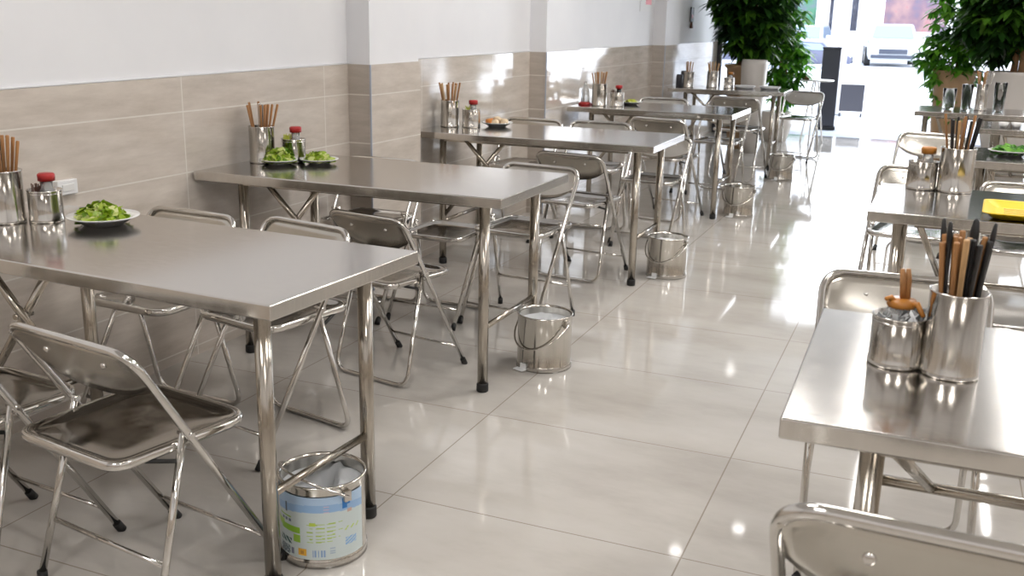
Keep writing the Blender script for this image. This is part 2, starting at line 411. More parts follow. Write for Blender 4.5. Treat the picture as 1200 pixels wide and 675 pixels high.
# ------------------------------------------------------------------ folding chairs
HW, ZR, YR, WF, YFT, WR, YBK, PZ = .2, .69, -.22, .185, .2, .195, -.2, .46
TR = .0095
def on_main(s, z):
    t = (ZR - z) / ZR
    return Vector((s * (HW + (WF - HW) * t), YR + (YFT - YR) * t, z))
def make_chair(label, loop):
    t = thing('folding_chair', label, 'chair', group='steel folding chairs')
    # main inverted U
    pts = [on_main(-1, .02), on_main(-1, .40), on_main(-1, ZR), on_main(1, ZR), on_main(1, .40), on_main(1, .02)]
    path = smooth_path(pts, [.0, .062, .062, .0], 9)
    bm = BM(); add_tube(bm, path, TR, 12); obj('front_frame', bm, M['chrome'], t)
    for s in (-1, 1):
        a = on_main(s, .028); b = on_main(s, 0.001)
        bm = BM(); add_tube(bm, [a, b], [.012, .013], 12); obj('foot_cap', bm, M['rubber'], t)
    bm = BM(); add_tube(bm, [on_main(-1, .09) , on_main(1, .09)], .006, 8); obj('front_crossbar', bm, M['chrome'], t)
    # rear frame
    pv = [on_main(s, PZ) + Vector((s * -.017, 0, 0)) for s in (-1, 1)]
    if loop:
        pts = [pv[0], (-WR, YBK, TR), (WR, YBK, TR), pv[1]]
        pts = [pv[0], Vector((-WR, YBK, TR)), Vector((WR, YBK, TR)), pv[1]]
        bm = BM(); add_tube(bm, smooth_path(pts, [.06, .06], 8), TR * .92, 12); obj('rear_frame', bm, M['chrome'], t)
    else:
        for s, p in zip((-1, 1), pv):
            bm = BM(); add_tube(bm, [p, (s * WR, YBK, .02)], TR * .92, 12); obj('rear_leg', bm, M['chrome'], t)
            bm = BM(); add_tube(bm, [(s * WR, YBK, .028), (s * WR, YBK, .0)], .012, 12); obj('foot_cap', bm, M['rubber'], t)
        a = [p.lerp(Vector((s * WR, YBK, .0)), .66) for s, p in zip((-1, 1), pv)]
        bm = BM(); add_tube(bm, a, .0065, 10); obj('rear_crossbar', bm, M['chrome'], t)
    for s, p in zip((-1, 1), pv):
        bm = BM(); add_tube(bm, [p + Vector((s * -.012, 0, 0)), p + Vector((s * .03, 0, 0))], .007, 10); obj('pivot_bolt', bm, M['chrome'], t)
    # backrest sheet, curved backwards, lower edge bowed
    bm = BM(); nx, nz = 22, 6; g = []
    for i in range(nx + 1):
        u = -1 + 2 * i / nx; col = []
        depth = .135 * (1 - .42 * abs(u) ** 3)
        for j in range(nz + 1):
            z = ZR - .004 - depth * j / nz
            p = on_main(1, z); x = u * (p.x - .004)
            y = p.y - .022 * (1 - u * u) * min(1, j / nz * 1.6) + .002
            if abs(u) > .8: z -= (abs(u) - .8) / .2 * .022 * (1 - j / nz)
            col.append(bm.verts.new((x, y, z)))
        g.append(col)
    for i in range(nx):
        for j in range(nz):
            f = bm.faces.new((g[i][j], g[i + 1][j], g[i + 1][j + 1], g[i][j + 1])); f.smooth = True
    bk = obj('backrest', bm, M['panel'], t, solid=.0025)
    for s in (-.46, .46):
        z = ZR - .05; p = on_main(1, z); x = s * p.x
        bm = BM(); yc = p.y - .022 * (1 - s * s) * .6
        bmesh.ops.create_uvsphere(bm, u_segments=12, v_segments=8, radius=.008, matrix=Matrix.Translation((x, yc, z)) @ Matrix.Diagonal((1, .6, 1, 1)))
        obj('rivet', bm, M['chrome'], bk, smooth=True)
    # seat: dished sheet in a rolled rim
    SC = Vector((0, -.06, .435)); rad = .045
    def outline(sc, n=8):
        fx, rx, fy, ry = .172 * sc, .158 * sc, .185 * sc, -.185 * sc
        cs = [(-rx, ry), (rx, ry), (fx, fy), (-fx, fy)]; out = []
        for i in range(4):
            a, b, c = Vector(cs[i - 1]), Vector(cs[i]), Vector(cs[(i + 1) % 4])
            u = (a - b).normalized(); v = (c - b).normalized(); r = rad * sc * (1.5 if i >= 2 else 1)
            for k in range(n + 1):
                tt = k / n
                out.append((b + u * r) * (1 - tt) ** 2 + b * 2 * tt * (1 - tt) + (b + v * r) * tt * tt)
        return out
    bm = BM(); rings = []
    for sc, dz in [(1.0, .002), (.955, .004), (.9, -.003), (.8, -.008), (.5, -.011), (.2, -.012)]:
        rings.append([bm.verts.new((SC.x + q.x, SC.y + q.y, SC.z + dz)) for q in outline(sc)])
    for a, b in zip(rings, rings[1:]):
        for i in range(len(a)):
            j = (i + 1) % len(a); f = bm.faces.new((a[i], a[j], b[j], b[i])); f.smooth = True
    bm.faces.new(rings[-1]); obj('seat', bm, M['seatm'], t, solid=.0015)
    bm = BM(); O = outline(1.0); prof = [(-.004, .005), (.003, .005), (.0075, .001), (.008, -.012), (.004, -.018), (-.004, -.018)]; rg_ = []
    for i, q in enumerate(O):
        tn = (O[(i + 1) % len(O)] - O[i - 1]).normalized(); nx_, ny_ = tn.y, -tn.x
        rg_.append([bm.verts.new((SC.x + q.x + nx_ * o_, SC.y + q.y + ny_ * o_, SC.z + z_)) for o_, z_ in prof])
    for i in range(len(O)):
        a, b = rg_[i], rg_[(i + 1) % len(O)]
        for k2 in range(6): f = bm.faces.new((a[k2], a[(k2 + 1) % 6], b[(k2 + 1) % 6], b[k2])); f.smooth = True
    obj('seat_rim', bm, M['chrome'], t)
    # seat carriers
    for s in (-1, 1):
        p = on_main(s, .45)
        bm = BM(); add_tube(bm, [(s * .16, p.y + .0, SC.z - .006), (s * (abs(p.x) - .002), p.y + .005, .443)], .006, 8); obj('seat_bolt', bm, M['chrome'], t)
        bm = BM(); q = Vector((s * (WR - .02), YBK, 0)).lerp(pv[0 if s < 0 else 1], .86)
        add_tube(bm, [(s * .155, -.19, .425), q], .0055, 8); obj('seat_link', bm, M['rubber'], t)
    return t
chairA = make_chair('folding steel chair in front of the nearest wall-side table, its dark seat fully visible', False)
chairA.location = (-1.628, 1.735, 0); chairA.rotation_euler = (0, 0, R(-9)); chairA.scale = (1.07, 1.0, .96)
chairL = make_chair('folding steel chair at the left edge, half cut off beside the dark-seated chair', True)
chairL.location = (-2.075, 1.67, 0); chairL.rotation_euler = (0, 0, R(-6)); chairL.scale = (.97,) * 3
for base in (chairL, chairA):
    kids[base.name] = list(base.children)
    for ch in base.children: kids[ch.name] = list(ch.children)
G = 'steel folding chairs'
def ch(x, y, a, s, label): return dup(chairL, (x, y, 0), R(a), label, G, s)
ch(-2.335, 2.506, 176, .985, 'folding chair behind the nearest wall-side table, the one closer to the wall')
ch(-1.905, 2.523, 168, .985, 'folding chair behind the nearest wall-side table, the one closer to the aisle')
ch(-1.835, 3.32, -12, .93, 'folding chair tucked under the front of the table with two lettuce plates')
ch(-2.40, 3.965, 181, 1.0, 'folding chair behind the two-lettuce-plate table, closest to the wall')
ch(-2.03, 4.03, 178, .92, 'folding chair behind the two-lettuce-plate table, middle of three')
dup(chairA, (-1.68, 4.13, 0), R(174), G=0, scale=1.0, label='folding chair behind the two-lettuce-plate table, nearest the aisle')
ch(-1.70, 5.14, -8, .98, 'folding chair with solid back panel in front of the orange-food table')
ch(-2.425, 5.93, 175, 1.05, 'folding chair behind the orange-food table, closest to the wall')
ch(-1.995, 6.13, 184, 1.03, 'folding chair behind the orange-food table, middle of three')
ch(-1.57, 6.03, 176, .95, 'folding chair behind the orange-food table, nearest the aisle')
ch(-1.70, 7.02, -12, 1.03, 'folding chair with broad back panel in front of the fourth wall-side table')
ch(-2.129, 8.27, 182, 1.06, 'folding chair behind the fourth wall-side table, wall side')
ch(-1.58, 9.16, -9, 1.07, 'folding chair in front of the farthest wall-side table, backrest to the camera')
ch(-1.30, 10.85, 172, 1.0, 'folding chair behind the farthest wall-side table, its feet showing at the aisle')
ch(-1.60, 8.22, 176, 1.0, 'folding chair behind the fourth wall-side table, aisle side')
ch(.0, 2.52, 184, 1.03, 'folding chair behind the right foreground table, rail arching over the canisters')
fc = ch(.094, 1.36, -2, 1.0, 'folding chair at the bottom right corner, backrest in the foreground'); fc.scale = (1.04, 1.0, 1.13)
ch(-.03, 4.86, 173, 1.03, 'folding chair behind the yellow-tray table, the one on the aisle side')
ch(.45, 4.82, 184, .98, 'folding chair behind the yellow-tray table, farther from the aisle')
ch(-.02, 6.7, 170, 1.02, 'folding chair behind the green-dish table on the right')

# ------------------------------------------------------------------ bins
def make_bin(label, loc, rz, wrap=False, pedal=True):
    t = thing('waste_bin', label, 'bin', loc, rz, 'steel waste bins')
    r, h = .11, .222
    bm = BM(); add_lathe(bm, [(.0, .006), (r * .96, .006), (r * 1.0, .0), (r * 1.0, .022), (r * .985, .026), (r * .985, h - .012), (r * 1.015, h - .006), (r * 1.015, h), (r * .97, h), (r * .965, h - .01), (r * .965, .012), (0, .012)], 48)
    obj('bucket', bm, M['bin'], t)
    bm = BM(); add_lathe(bm, [(r * .95, .001), (r * 1.012, .001), (r * 1.012, .02), (r * 1.0, .022)], 48); obj('base_ring', bm, M['can'], t)
    # bail handle hanging down the outside
    bm = BM(); pts = []
    for i in range(21):
        a = PI * i / 20; x = -(r + .012) * math.cos(a)
        pts.append((x, -(r + .012) * math.sin(a) * .97 if not wrap else -(r + .02) * math.sin(a) * .78, (h - .03) - .1 * math.sin(a) if not wrap else h - .03 + .055 * math.sin(a)))
    add_tube(bm, pts, .0035, 8); hd = obj('bail_handle', bm, M['chrome'], t)
    for s in (-1, 1):
        bm = BM(); add_box(bm, (s * (r + .004), 0, h - .03), (.012, .02, .028)); obj('handle_ear', bm, M['can'], t, bevel=.002)
    if pedal:
        bm = BM(); add_box(bm, (-.02, -r - .012, .006), (.05, .03, .004)); add_box(bm, (-.01, -r - .004, .018), (.028, .006, .026)); obj('pedal', bm, M['plastic'], t, bevel=.001)
    # liner bag rumpled inside
    bm = BM(); rg = random.Random(3 if wrap else 5); n = 36; rings = []
    for k2, (rr, z) in enumerate([(.955, h - .035), (.9, h - .05), (.72, h - .055), (.5, h - .08), (.25, h - .1), (.05, h - .11)]):
        rings.append([bm.verts.new((rr * r * math.cos(2 * PI * i / n), rr * r * math.sin(2 * PI * i / n), z + (rg.uniform(-.012, .02) if k2 else 0) + (.018 * math.sin(3 * 2 * PI * i / n + k2) if k2 else 0))) for i in range(n)])
    for a, b in zip(rings, rings[1:]):
        for i in range(n):
            f = bm.faces.new((a[i], a[(i + 1) % n], b[(i + 1) % n], b[i])); f.smooth = True
    bm.faces.new(rings[-1]); obj('bin_liner', bm, M['bag'], t)
    return t
b1 = make_bin('steel bucket bin with a blue, white and green printed label, under the nearest table', (-1.335, 1.99, 0), R(-25), True, False)
b2 = make_bin('steel pedal bin beside the legs of the two-lettuce-plate table', (-1.335, 3.592, 0), R(-20))
dup(b2, (-1.262, 5.292, 0), R(-15), 'steel pedal bin beside the legs of the orange-food table')
dup(b2, (-1.235, 7.31, 0), R(-10), 'steel bin beside the legs of the fourth wall-side table')
dup(b2, (-1.22, 9.33, 0), R(-8), 'steel bin farthest down the aisle, beyond the fourth wall-side table')
# printed paper label of bin 1: colour painted cell by cell
NA, NZ = 150, 90
def lab_col(u, v):
    """u 0..1 left to right over the visible front, v 0..1 bottom to top"""
    col = (.60, .68, .68)
    band = .63 + .22 * (u - .1) * (1 if u > .1 else 0)
    wave = .66 + .10 * math.sin(3.2 * (u - .15)) * 1
    if v > wave: col = (.30, .48, .74)
    if v > wave + .12: col = (.44, .6, .8)
    if .80 < u < .87 and .78 < v < .95 and not (.825 < u < .85 and .86 < v < .91) and not (u > .84 and v < .83): col = (.03, .20, .58)
    if .84 < u < .88 and .70 < v < .76: col = (.6, .42, .35)
    if .34 < u < .36 and .70 < v < .86: col = (.1, .14, .2)
    if .26 < u < .40 and .62 < v < .65: col = (.28, .5, .06)
    if .28 < u < .40 and .55 < v < .60 and (int(u * 75) % 3): col = (.12, .18, .25)
    if .06 < u < .32 and .43 < v < .54: col = (.42, .62, .12)
    if .28 < u < .48 and .40 < v < .50: col = (.28, .55, .04)
    if .42 < u < .48 and .26 < v < .38: col = (.33, .58, .06)
    if .26 < u < .40 and .20 < v < .29 and (int(u * 60 + v * 30) % 3): col = (.04, .12, .12)
    if .26 < u < .38 and .02 < v < .16 and (int(u * 70) + int(v * 50)) % 3: col = (.08, .12, .16)
    if .39 < u < .42 and .04 < v < .15: col = (.2, .22, .3)
    if .46 < u < .53 and .05 < v < .17: col = (.75, .42, .05) if not (.48 < u < .51 and .08 < v < .13) else (.5, .25, .05)
    if .57 < u < .68 and .04 < v < .16 and int(u * 90) % 2: col = (.25, .38, .6)
    for (a, b, c) in [(.53, .80, .56), (.55, .76, .50), (.53, .80, .44), (.53, .74, .38), (.55, .78, .33), (.53, .72, .28)]:
        if a < u < b and abs(v - c - .08 * (u - .5)) < .008 and int(u * 60) % 5: col = (.42, .58, .12)
    if .55 < u < .60 and .54 < v < .60: col = (.5, .65, .08)
    if .66 < u < .70 and .76 < v < .86 and int(v * 60) % 3 == 0: col = (.7, .5, .6)
    if .82 < u < .92 and .18 < v < .30 and int((u - v) * 60) % 3: col = (.25, .45, .72)
    if .80 < u < .95 and .42 < v < .48 and int((u * 2 - v) * 30) % 3 == 0: col = (.5, .65, .15)
    if .70 < u < .74 and .08 < v < .2 and int(v * 80) % 3: col = (.4, .5, .6)
    return col
bm = BM(); cl = bm.loops.layers.float_color.new('Col')
a0, a1 = R(-150), R(30); z0, z1 = .026, .196; rl = .11 * .985 + .0012
vg = [[bm.verts.new((rl * math.cos(a0 + (a1 - a0) * i / NA), rl * math.sin(a0 + (a1 - a0) * i / NA), z0 + (z1 - z0) * j / NZ)) for j in range(NZ + 1)] for i in range(NA + 1)]
for i in range(NA):
    for j in range(NZ):
        f = bm.faces.new((vg[i][j], vg[i + 1][j], vg[i + 1][j + 1], vg[i][j + 1])); f.smooth = True
        c = lab_col((i + .5) / NA, (j + .5) / NZ)
        for l in f.loops: l[cl] = (*c, 1)
mlab = mat('printed_paper', (.8, .8, .8), .35)
at = nd(mlab, 'ShaderNodeAttribute'); at.attribute_name = 'Col'; link(mlab, at.outputs['Color'], bsdf(mlab).inputs['Base Color'])
lb = obj('paper_label', bm, mlab, b1); lb['label'] = 'blue, white and green printed label'

# ------------------------------------------------------------------ canisters, chopsticks, caddies
def lathe_can(r, h):
    return [(0, .003), (r * .97, .003), (r * 1.02, 0), (r * 1.03, .004), (r * 1.03, .010), (r, .013), (r, h - .004), (r * 1.03, h - .002), (r * 1.03, h + .001), (r * .96, h), (r * .955, .006), (0, .006)]
def canister(x, y, label, r=.052, h=.15, z=.75):
    t = obj('chopstick_canister', (lambda b: (add_lathe(b, lathe_can(r, h), 44), b)[1])(BM()), M['can'], loc=(x, y, z))
    return tag(t, label, 'canister')
stick_mesh = {}
def stick_obj(kind):
    if kind in stick_mesh:
        o = stick_mesh[kind].copy(); C.objects.link(o); return o
    bm = BM(); Ls = .235
    add_tube(bm, [(0, 0, 0), (0, 0, .08), (0, 0, Ls - .003), (0, 0, Ls)], [.0028, .0038, .0052, .0044], 8)
    o = obj('chopstick', bm, M[kind]); stick_mesh[kind] = o; return o
def sticks(x, y, kinds, label, group, seed, r=.052, zz=.75, lean=1.0, z0=.008, sl=1.0):
    rg = random.Random(seed); n = len(kinds)
    for i, kd in enumerate(kinds):
        a = 2 * PI * (i * .382 + .1 * rg.random()); rad = r * .72 * math.sqrt((i + .5) / n)
        ca, sa = math.cos(a), math.sin(a)
        bx, by = x + ca * rad * .45, y + sa * rad * .45
        tilt = rad / .15 * (.62 + .25 * rg.random()) * lean
        o = stick_obj(kd)
        d = Vector((ca * tilt, sa * tilt, 1)).normalized()
        o.rotation_euler = d.to_track_quat('Z', 'Y').to_euler()
        o.location = (bx, by, zz + z0)
        o.scale = (1, 1, sl * (.97 + .08 * rg.random()))
        tag(o, label.replace('*', {'wood': 'brown wooden', 'woodl': 'pale wooden', 'black': 'black plastic', 'chrome': 'steel'}[kd]), 'chopstick', group + {'wood': ', brown', 'woodl': ', pale', 'black': ', black', 'chrome': ', steel'}[kd])
def caddy(x, y, label, s=1.0, z=.75, cap='red', filling='brown', jar='glass', rz=0, jarlab='', extra=True):
    t = thing('condiment_caddy', label, 'caddy', (x, y, z), rz)
    r, h = .047 * s, .092 * s
    bm = BM(); add_lathe(bm, lathe_can(r, h), 40); obj('cup', bm, M['can'], t)
    bm = BM(); add_tube(bm, [(r * 1.01 * math.cos(2 * PI * i / 32), r * 1.01 * math.sin(2 * PI * i / 32), h * .9) for i in range(32)], .0012, 6, closed=True); obj('rim_bead', bm, M['chrome'], t)
    if jarlab:
        j = thing('sauce_jar', jarlab, 'jar', (x + .012 * s * math.cos(rz), y + .012 * s * math.sin(rz), z + .007), rz)
        jr = .021 * s; jh = .112 * s
        bm = BM(); add_lathe(bm, [(0, 0), (jr, 0), (jr, jh * .7), (jr * .75, jh * .82), (jr * .75, jh)], 24, close=True); obj('jar_body', bm, M['clearp'] if jar == 'glass' else M[jar], j)
        bm = BM(); add_lathe(bm, [(0, 0), (jr * .7, 0), (jr * .82, jh * .5), (0, jh * .5)], 20, (0, 0, .002)); obj('contents', bm, M['sauce'], j)
        bm = BM(); add_lathe(bm, [(jr * 1.12, 0), (jr * 1.15, .018 * s), (jr * .95, .022 * s), (0, .022 * s)], 24, (0, 0, jh)); obj('screw_cap', bm, M[cap], j)
    if extra:
        rg = random.Random(int(x * 100) + 5); bm = BM()
        for i in range(26):
            a = rg.uniform(0, 2 * PI); q = rg.uniform(0, .016) * s
            cx, cy = -.022 * s + q * math.cos(a), q * math.sin(a)
            add_tube(bm, [(cx, cy, .01), (cx * 1.1 + rg.uniform(-.004, .004), cy * 1.3, rg.uniform(.095, .112) * s)], .0016, 5)
        o = obj('toothpicks', bm, M[filling], None, loc=(x, y, z)); o.rotation_euler = (0, 0, rz)
        tag(o, 'bunch of %s toothpicks in the caddy %s' % ({'brown': 'dark brown', 'woodl': 'pale', 'lime': 'yellow-green'}[filling], label.split(' caddy ')[-1]), 'toothpicks', kind='stuff')
    return t
LET = ['wood'] * 9
canister(-2.43, 2.06, 'steel chopstick canister at the left edge on the nearest table')
sticks(-2.43, 2.06, ['wood', 'wood', 'black', 'wood', 'chrome', 'wood', 'black', 'wood', 'wood', 'wood'], '* chopstick in the canister at the left edge on the nearest table', 'chopsticks on the nearest table', 1, lean=1.0)
caddy(-2.345, 2.125, 'steel condiment caddy on the nearest wall-side table', 1.0, jarlab='small glass jar with a red cap in the caddy on the nearest wall-side table')
canister(-2.56, 3.45, 'steel chopstick canister on the table with two lettuce plates')
sticks(-2.56, 3.45, ['wood', 'wood', 'chrome', 'wood', 'wood', 'wood', 'black', 'wood', 'wood', 'chrome', 'wood', 'wood'], '* chopstick in the canister beside the two lettuce plates', 'chopsticks beside the two lettuce plates', 2, lean=1.35)
caddy(-2.46, 3.53, 'steel condiment caddy behind the two plates of lettuce', 1.05, filling='lime', jarlab='small jar with a red cap in the caddy behind the two plates of lettuce')
canister(-2.55, 5.20, 'steel chopstick canister on the orange-food table')
sticks(-2.55, 5.20, ['wood', 'woodl', 'wood'] * 4, '* chopstick in the canister on the orange-food table', 'chopsticks on the orange-food table', 3, lean=1.35)
caddy(-2.435, 5.24, 'steel condiment caddy on the orange-food table', 1.1, filling='lime', jarlab='small jar with a red cap in the caddy on the orange-food table')
canister(-2.30, 7.20, 'steel chopstick canister on the fourth wall-side table', .055, .16)
sticks(-2.30, 7.20, ['woodl', 'wood'] * 5, '* chopstick in the canister on the fourth wall-side table', 'chopsticks on the fourth wall-side table', 4, r=.055)
caddy(-2.17, 7.22, 'steel condiment caddy with dark contents on the fourth wall-side table', 1.1, jar='sauce', jarlab='dark sauce jar with a red cap in the caddy on the fourth wall-side table')
canister(-2.06, 10.1, 'steel chopstick canister in front of the trunk of the left tree', .055, .16)
sticks(-2.06, 10.1, ['woodl'] * 9, '* chopstick in the canister in front of the left tree', 'chopsticks in front of the left tree', 5, r=.055, lean=1.4)
caddy(-1.90, 10.12, 'steel condiment caddy in front of the left tree', 1.1, cap='orange', jarlab='small jar with an orange cap in the caddy in front of the left tree', extra=False)
canister(-2.26, 9.93, 'steel chopstick canister at the wall end of the farthest wall-side table', .05, .15)
sticks(-2.26, 9.93, ['woodl', 'wood'] * 4, '* chopstick at the wall end of the farthest wall-side table', 'chopsticks at the wall end of the far table', 6, lean=.7)
for i, (x, y, hh) in enumerate([(-2.345, 10.1, .15), (-2.36, 9.97, .12)]):
    bm = BM(); add_lathe(bm, [(0, 0), (.033, 0), (.034, hh * .9), (.03, hh), (0, hh + .004)], 24)
    tag(obj('steel_cup', bm, M['dark'], loc=(x, y, .75)), ['tall dark cup at the wall end of the farthest table', 'short dark cup at the wall end of the farthest table'][i], 'cup')
# right side
canister(.079, 1.85, 'large steel canister in the right foreground stuffed with black and wooden chopsticks', .048, .152)
sticks(.079, 1.85, ['black', 'wood', 'black', 'woodl', 'wood', 'black', 'wood', 'black', 'wood', 'wood', 'black', 'wood', 'wood', 'black', 'wood', 'woodl', 'black', 'wood'], '* chopstick in the right foreground canister', 'chopsticks in the right foreground canister', 9, r=.053, lean=.66)
def spoon(x, y, a, tilt, label, z=.758):
    bm = BM(); n = 10; prof = [(0, .003, .003), (.09, .004, .003), (.17, .005, .003), (.2, .0055, .004), (.225, .0075, .004), (.245, .008, .004), (.262, .005, .003), (.266, .002, .002)]
    rings = []
    for z_, w_, d_ in prof:
        rings.append([bm.verts.new((w_ * math.cos(2 * PI * k / n), d_ * math.sin(2 * PI * k / n), z_)) for k in range(n)])
    for p, q in zip(rings, rings[1:]):
        for k in range(n): bm.faces.new((p[k], p[(k + 1) % n], q[(k + 1) % n], q[k]))
    bm.faces.new(rings[0][::-1]); bm.faces.new(rings[-1])
    o = obj('spoon', bm, M['black'], smooth=True); d = Vector((math.cos(a) * tilt, math.sin(a) * tilt, 1)).normalized()
    o.rotation_euler = d.to_track_quat('Z', 'Y').to_euler(); o.location = (x, y, z); tag(o, label, 'spoon', 'black spoons in the right foreground canister')
for i, (a, tl) in enumerate([(2.6, .1), (1.3, .1), (.3, .09), (3.6, .05)]):
    spoon(.079 + .02 * math.cos(a), 1.85 + .02 * math.sin(a), a, tl, 'black plastic spoon among the chopsticks in the right foreground canister')
caddy(-.012, 1.868, 'round steel caddy touching the right foreground canister', 1.0, extra=False)
# crumpled film, jar and rusty-orange tongs in it
jj = thing('sauce_jar', 'clear jar with an orange lid poking out of the right foreground caddy', 'jar', (-.012, 1.868, .757))
bm = BM(); add_lathe(bm, [(0, 0), (.028, 0), (.03, .085), (.022, .1), (.0, .103)], 24); obj('jar_body', bm, M['clearp'], jj)
bm = BM(); add_lathe(bm, [(.024, 0), (.026, .004), (.024, .014), (0, .016)], 20, (0, 0, .1)); q = obj('lid', bm, M['orange'], jj); q.rotation_euler = (0, .0, 0)
bm = BM(); rg = random.Random(4)
for i in range(60):
    a = rg.uniform(0, 2 * PI); rr = .037 + rg.uniform(-.006, .003); z = rg.uniform(.075, .105)
    c0 = Vector((rr * math.cos(a), rr * math.sin(a), z)); vs = [bm.verts.new(c0 + Vector((rg.uniform(-.010, .010), rg.uniform(-.010, .010), rg.uniform(-.012, .012)))) for _ in range(4)]
    f = bm.faces.new(vs); f.smooth = True
tag(obj('plastic_wrap', bm, M['bag'], loc=(-.012, 1.868, .75)), 'crumpled clear plastic stuffed around the jar in the right foreground caddy', 'plastic wrap', kind='stuff')
for i, (p0, p1, p2) in enumerate([((-.018, 1.862, .86), (-.032, 1.855, .875), (-.04, 1.85, .872)), ((0, 1.86, .862), (.014, 1.852, .868), (.026, 1.84, .85)), ((-.012, 1.868, .872), (-.014, 1.874, .9), (-.018, 1.872, .925)), ((-.004, 1.872, .872), (-.006, 1.88, .905), (-.008, 1.878, .925))]):
    bm = BM(); add_tube(bm, [p0, p1, p2], [.005, .006, .004], 8)
    tag(obj('dried_chili', bm, M['orange'] if i < 2 else M['wood'], smooth=True), ['short orange stub leaning left on the right foreground caddy jar', 'short orange stub leaning right on the right foreground caddy jar', 'brown stub standing upright on the right foreground caddy jar', 'second brown stub standing upright, right of the first, on the foreground caddy jar'][i], 'stub')
canister(.105, 4.12, 'steel canister with black and wooden chopsticks on the yellow-tray table', .062, .165)
sticks(.105, 4.12, ['black', 'black', 'wood', 'black', 'black', 'wood', 'black', 'woodl', 'black', 'wood', 'black', 'wood', 'black', 'black'], '* chopstick in the canister on the yellow-tray table', 'chopsticks on the yellow-tray table', 12, r=.07, lean=.7, sl=1.15)
caddy(-.012, 4.13, 'steel condiment caddy on the yellow-tray table', 1.15, cap='orange', jarlab='small jar with an orange cap on the yellow-tray table', extra=False)
canister(.33, 8.62, 'steel chopstick canister on the farthest right-hand table', .045, .2)
sticks(.33, 8.62, ['woodl', 'wood', 'chrome'] * 3, '* chopstick on the farthest right-hand table', 'chopsticks on the farthest right-hand table', 14, r=.05, lean=1.6, zz=.80)
gk = 0
for (x, y, r, hh, lab) in [(.10, 8.6, .05, .16, 'clear glass jug left of the canister on the farthest right-hand table'), (.22, 8.5, .04, .2, 'tall clear glass touching the canister on the farthest right-hand table'), (.45, 8.55, .045, .22, 'tall clear glass right of the canister on the farthest right-hand table')]:
    bm = BM(); add_lathe(bm, [(0, 0), (r * .8, 0), (r, hh), (r * .93, hh), (r * .74, .01), (0, .01)], 28)
    o = tag(obj('drinking_glass', bm, M['glass'], loc=(x, y, .75)), lab, 'glass')
for i in range(5):
    bm = BM(); add_lathe(bm, [(0, 0), (.018, 0), (.032, .035), (.03, .036), (.016, .006), (0, .006)], 24)
    tag(obj('cup', bm, M['white'], loc=(.42 + .075 * i, 7.12 + .02 * (i % 2), .75)), 'small white cup in the row on the right-hand table past the green dish', 'cup', 'white cups on the right')

# yellow tray
t = thing('yellow_tray', 'shallow yellow plastic tray at the edge of the right-hand table', 'tray', (.405, 3.66, .75), R(-3))
bm = BM()
w_, d_ = .42, .30
def rloop(sx, sy, z, n=6, r=.03):
    out = []
    for cx, cy, a0 in [(sx / 2 - r, sy / 2 - r, 0), (-sx / 2 + r, sy / 2 - r, 90), (-sx / 2 + r, -sy / 2 + r, 180), (sx / 2 - r, -sy / 2 + r, 270)]:
        for k2 in range(n + 1):
            a = R(a0 + 90 * k2 / n); out.append(bm.verts.new((cx + r * math.cos(a), cy + r * math.sin(a), z)))
    return out
L_ = [rloop(w_ - .06, d_ - .06, 0.001), rloop(w_, d_, .022), rloop(w_ + .012, d_ + .012, .023), rloop(w_ + .01, d_ + .01, .026), rloop(w_ - .006, d_ - .006, .024), rloop(w_ - .066, d_ - .066, .005)]
bm.faces.new(L_[0][::-1])
for a, b in zip(L_, L_[1:]):
    for i in range(len(a)): f = bm.faces.new((a[i], a[(i + 1) % len(a)], b[(i + 1) % len(a)], b[i])); f.smooth = True
bm.faces.new(L_[-1]); obj('tray_body', bm, M['yellow'], t)
py = mat('pale_yellow', (.85, .7, .25), .4)
for j in range(5):
    bm = BM(); add_box(bm, (0, -.08 + .04 * j, .007), (.30, .008, .003)); obj('raised_rib', bm, py, t)

# plates
def plate(x, y, r, label, h=None, z=.75):
    h = h or r * .26
    bm = BM(); add_lathe(bm, [(0, .002), (r * .5, .0), (r * .55, .002), (r * .8, h * .7), (r, h), (r * .995, h + .003), (r * .78, h * .8 + .002), (r * .55, .007), (0, .006)], 48)
    return tag(obj('plate', bm, M['white'], loc=(x, y, z)), label, 'plate')
def heap(x, y, r, hh, m, label, seed, n=230, cat='food', size=.018, z=.757, name='chopped_lettuce'):
    rg = random.Random(seed); bm = BM()
    # core mound
    for i in range(n):
        a = rg.uniform(0, 2 * PI); q = math.sqrt(rg.random()); rad = r * q
        zz = hh * (1 - q ** 2) * rg.uniform(.75, 1.08) + .004
        c0 = Vector((rad * math.cos(a), rad * math.sin(a), zz)); s = size * rg.uniform(.6, 1.5)
        nrm = Vector((math.cos(a) * q, math.sin(a) * q, .8)) + Vector((rg.uniform(-1, 1), rg.uniform(-1, 1), rg.uniform(-.5, .5))) * .8
        qn = nrm.to_track_quat('Z', 'Y'); sp = rg.uniform(0, 2 * PI)
        pr = []
        cen = bm.verts.new(c0 + qn @ Vector((0, 0, s * rg.uniform(-.1, .25))))
        for k2 in range(7):
            aa = sp + 2 * PI * k2 / 7; rr = s * rg.uniform(.7, 1.15)
            p = c0 + qn @ Vector((rr * math.cos(aa), rr * .65 * math.sin(aa), s * rg.uniform(-.35, .35)))
            p.z = max(p.z, .004); pr.append(bm.verts.new(p))
        for k2 in range(7):
            f = bm.faces.new((cen, pr[k2], pr[(k2 + 1) % 7])); f.smooth = True
    me = obj(name, bm, m, loc=(x, y, z))
    return tag(me, label, cat, kind='stuff')
plate(-2.165, 2.16, .10, 'white plate with chopped lettuce on the nearest wall-side table')
heap(-2.178, 2.168, .07, .047, M['lettuce'], 'heap of chopped green lettuce on the nearest plate', 1)
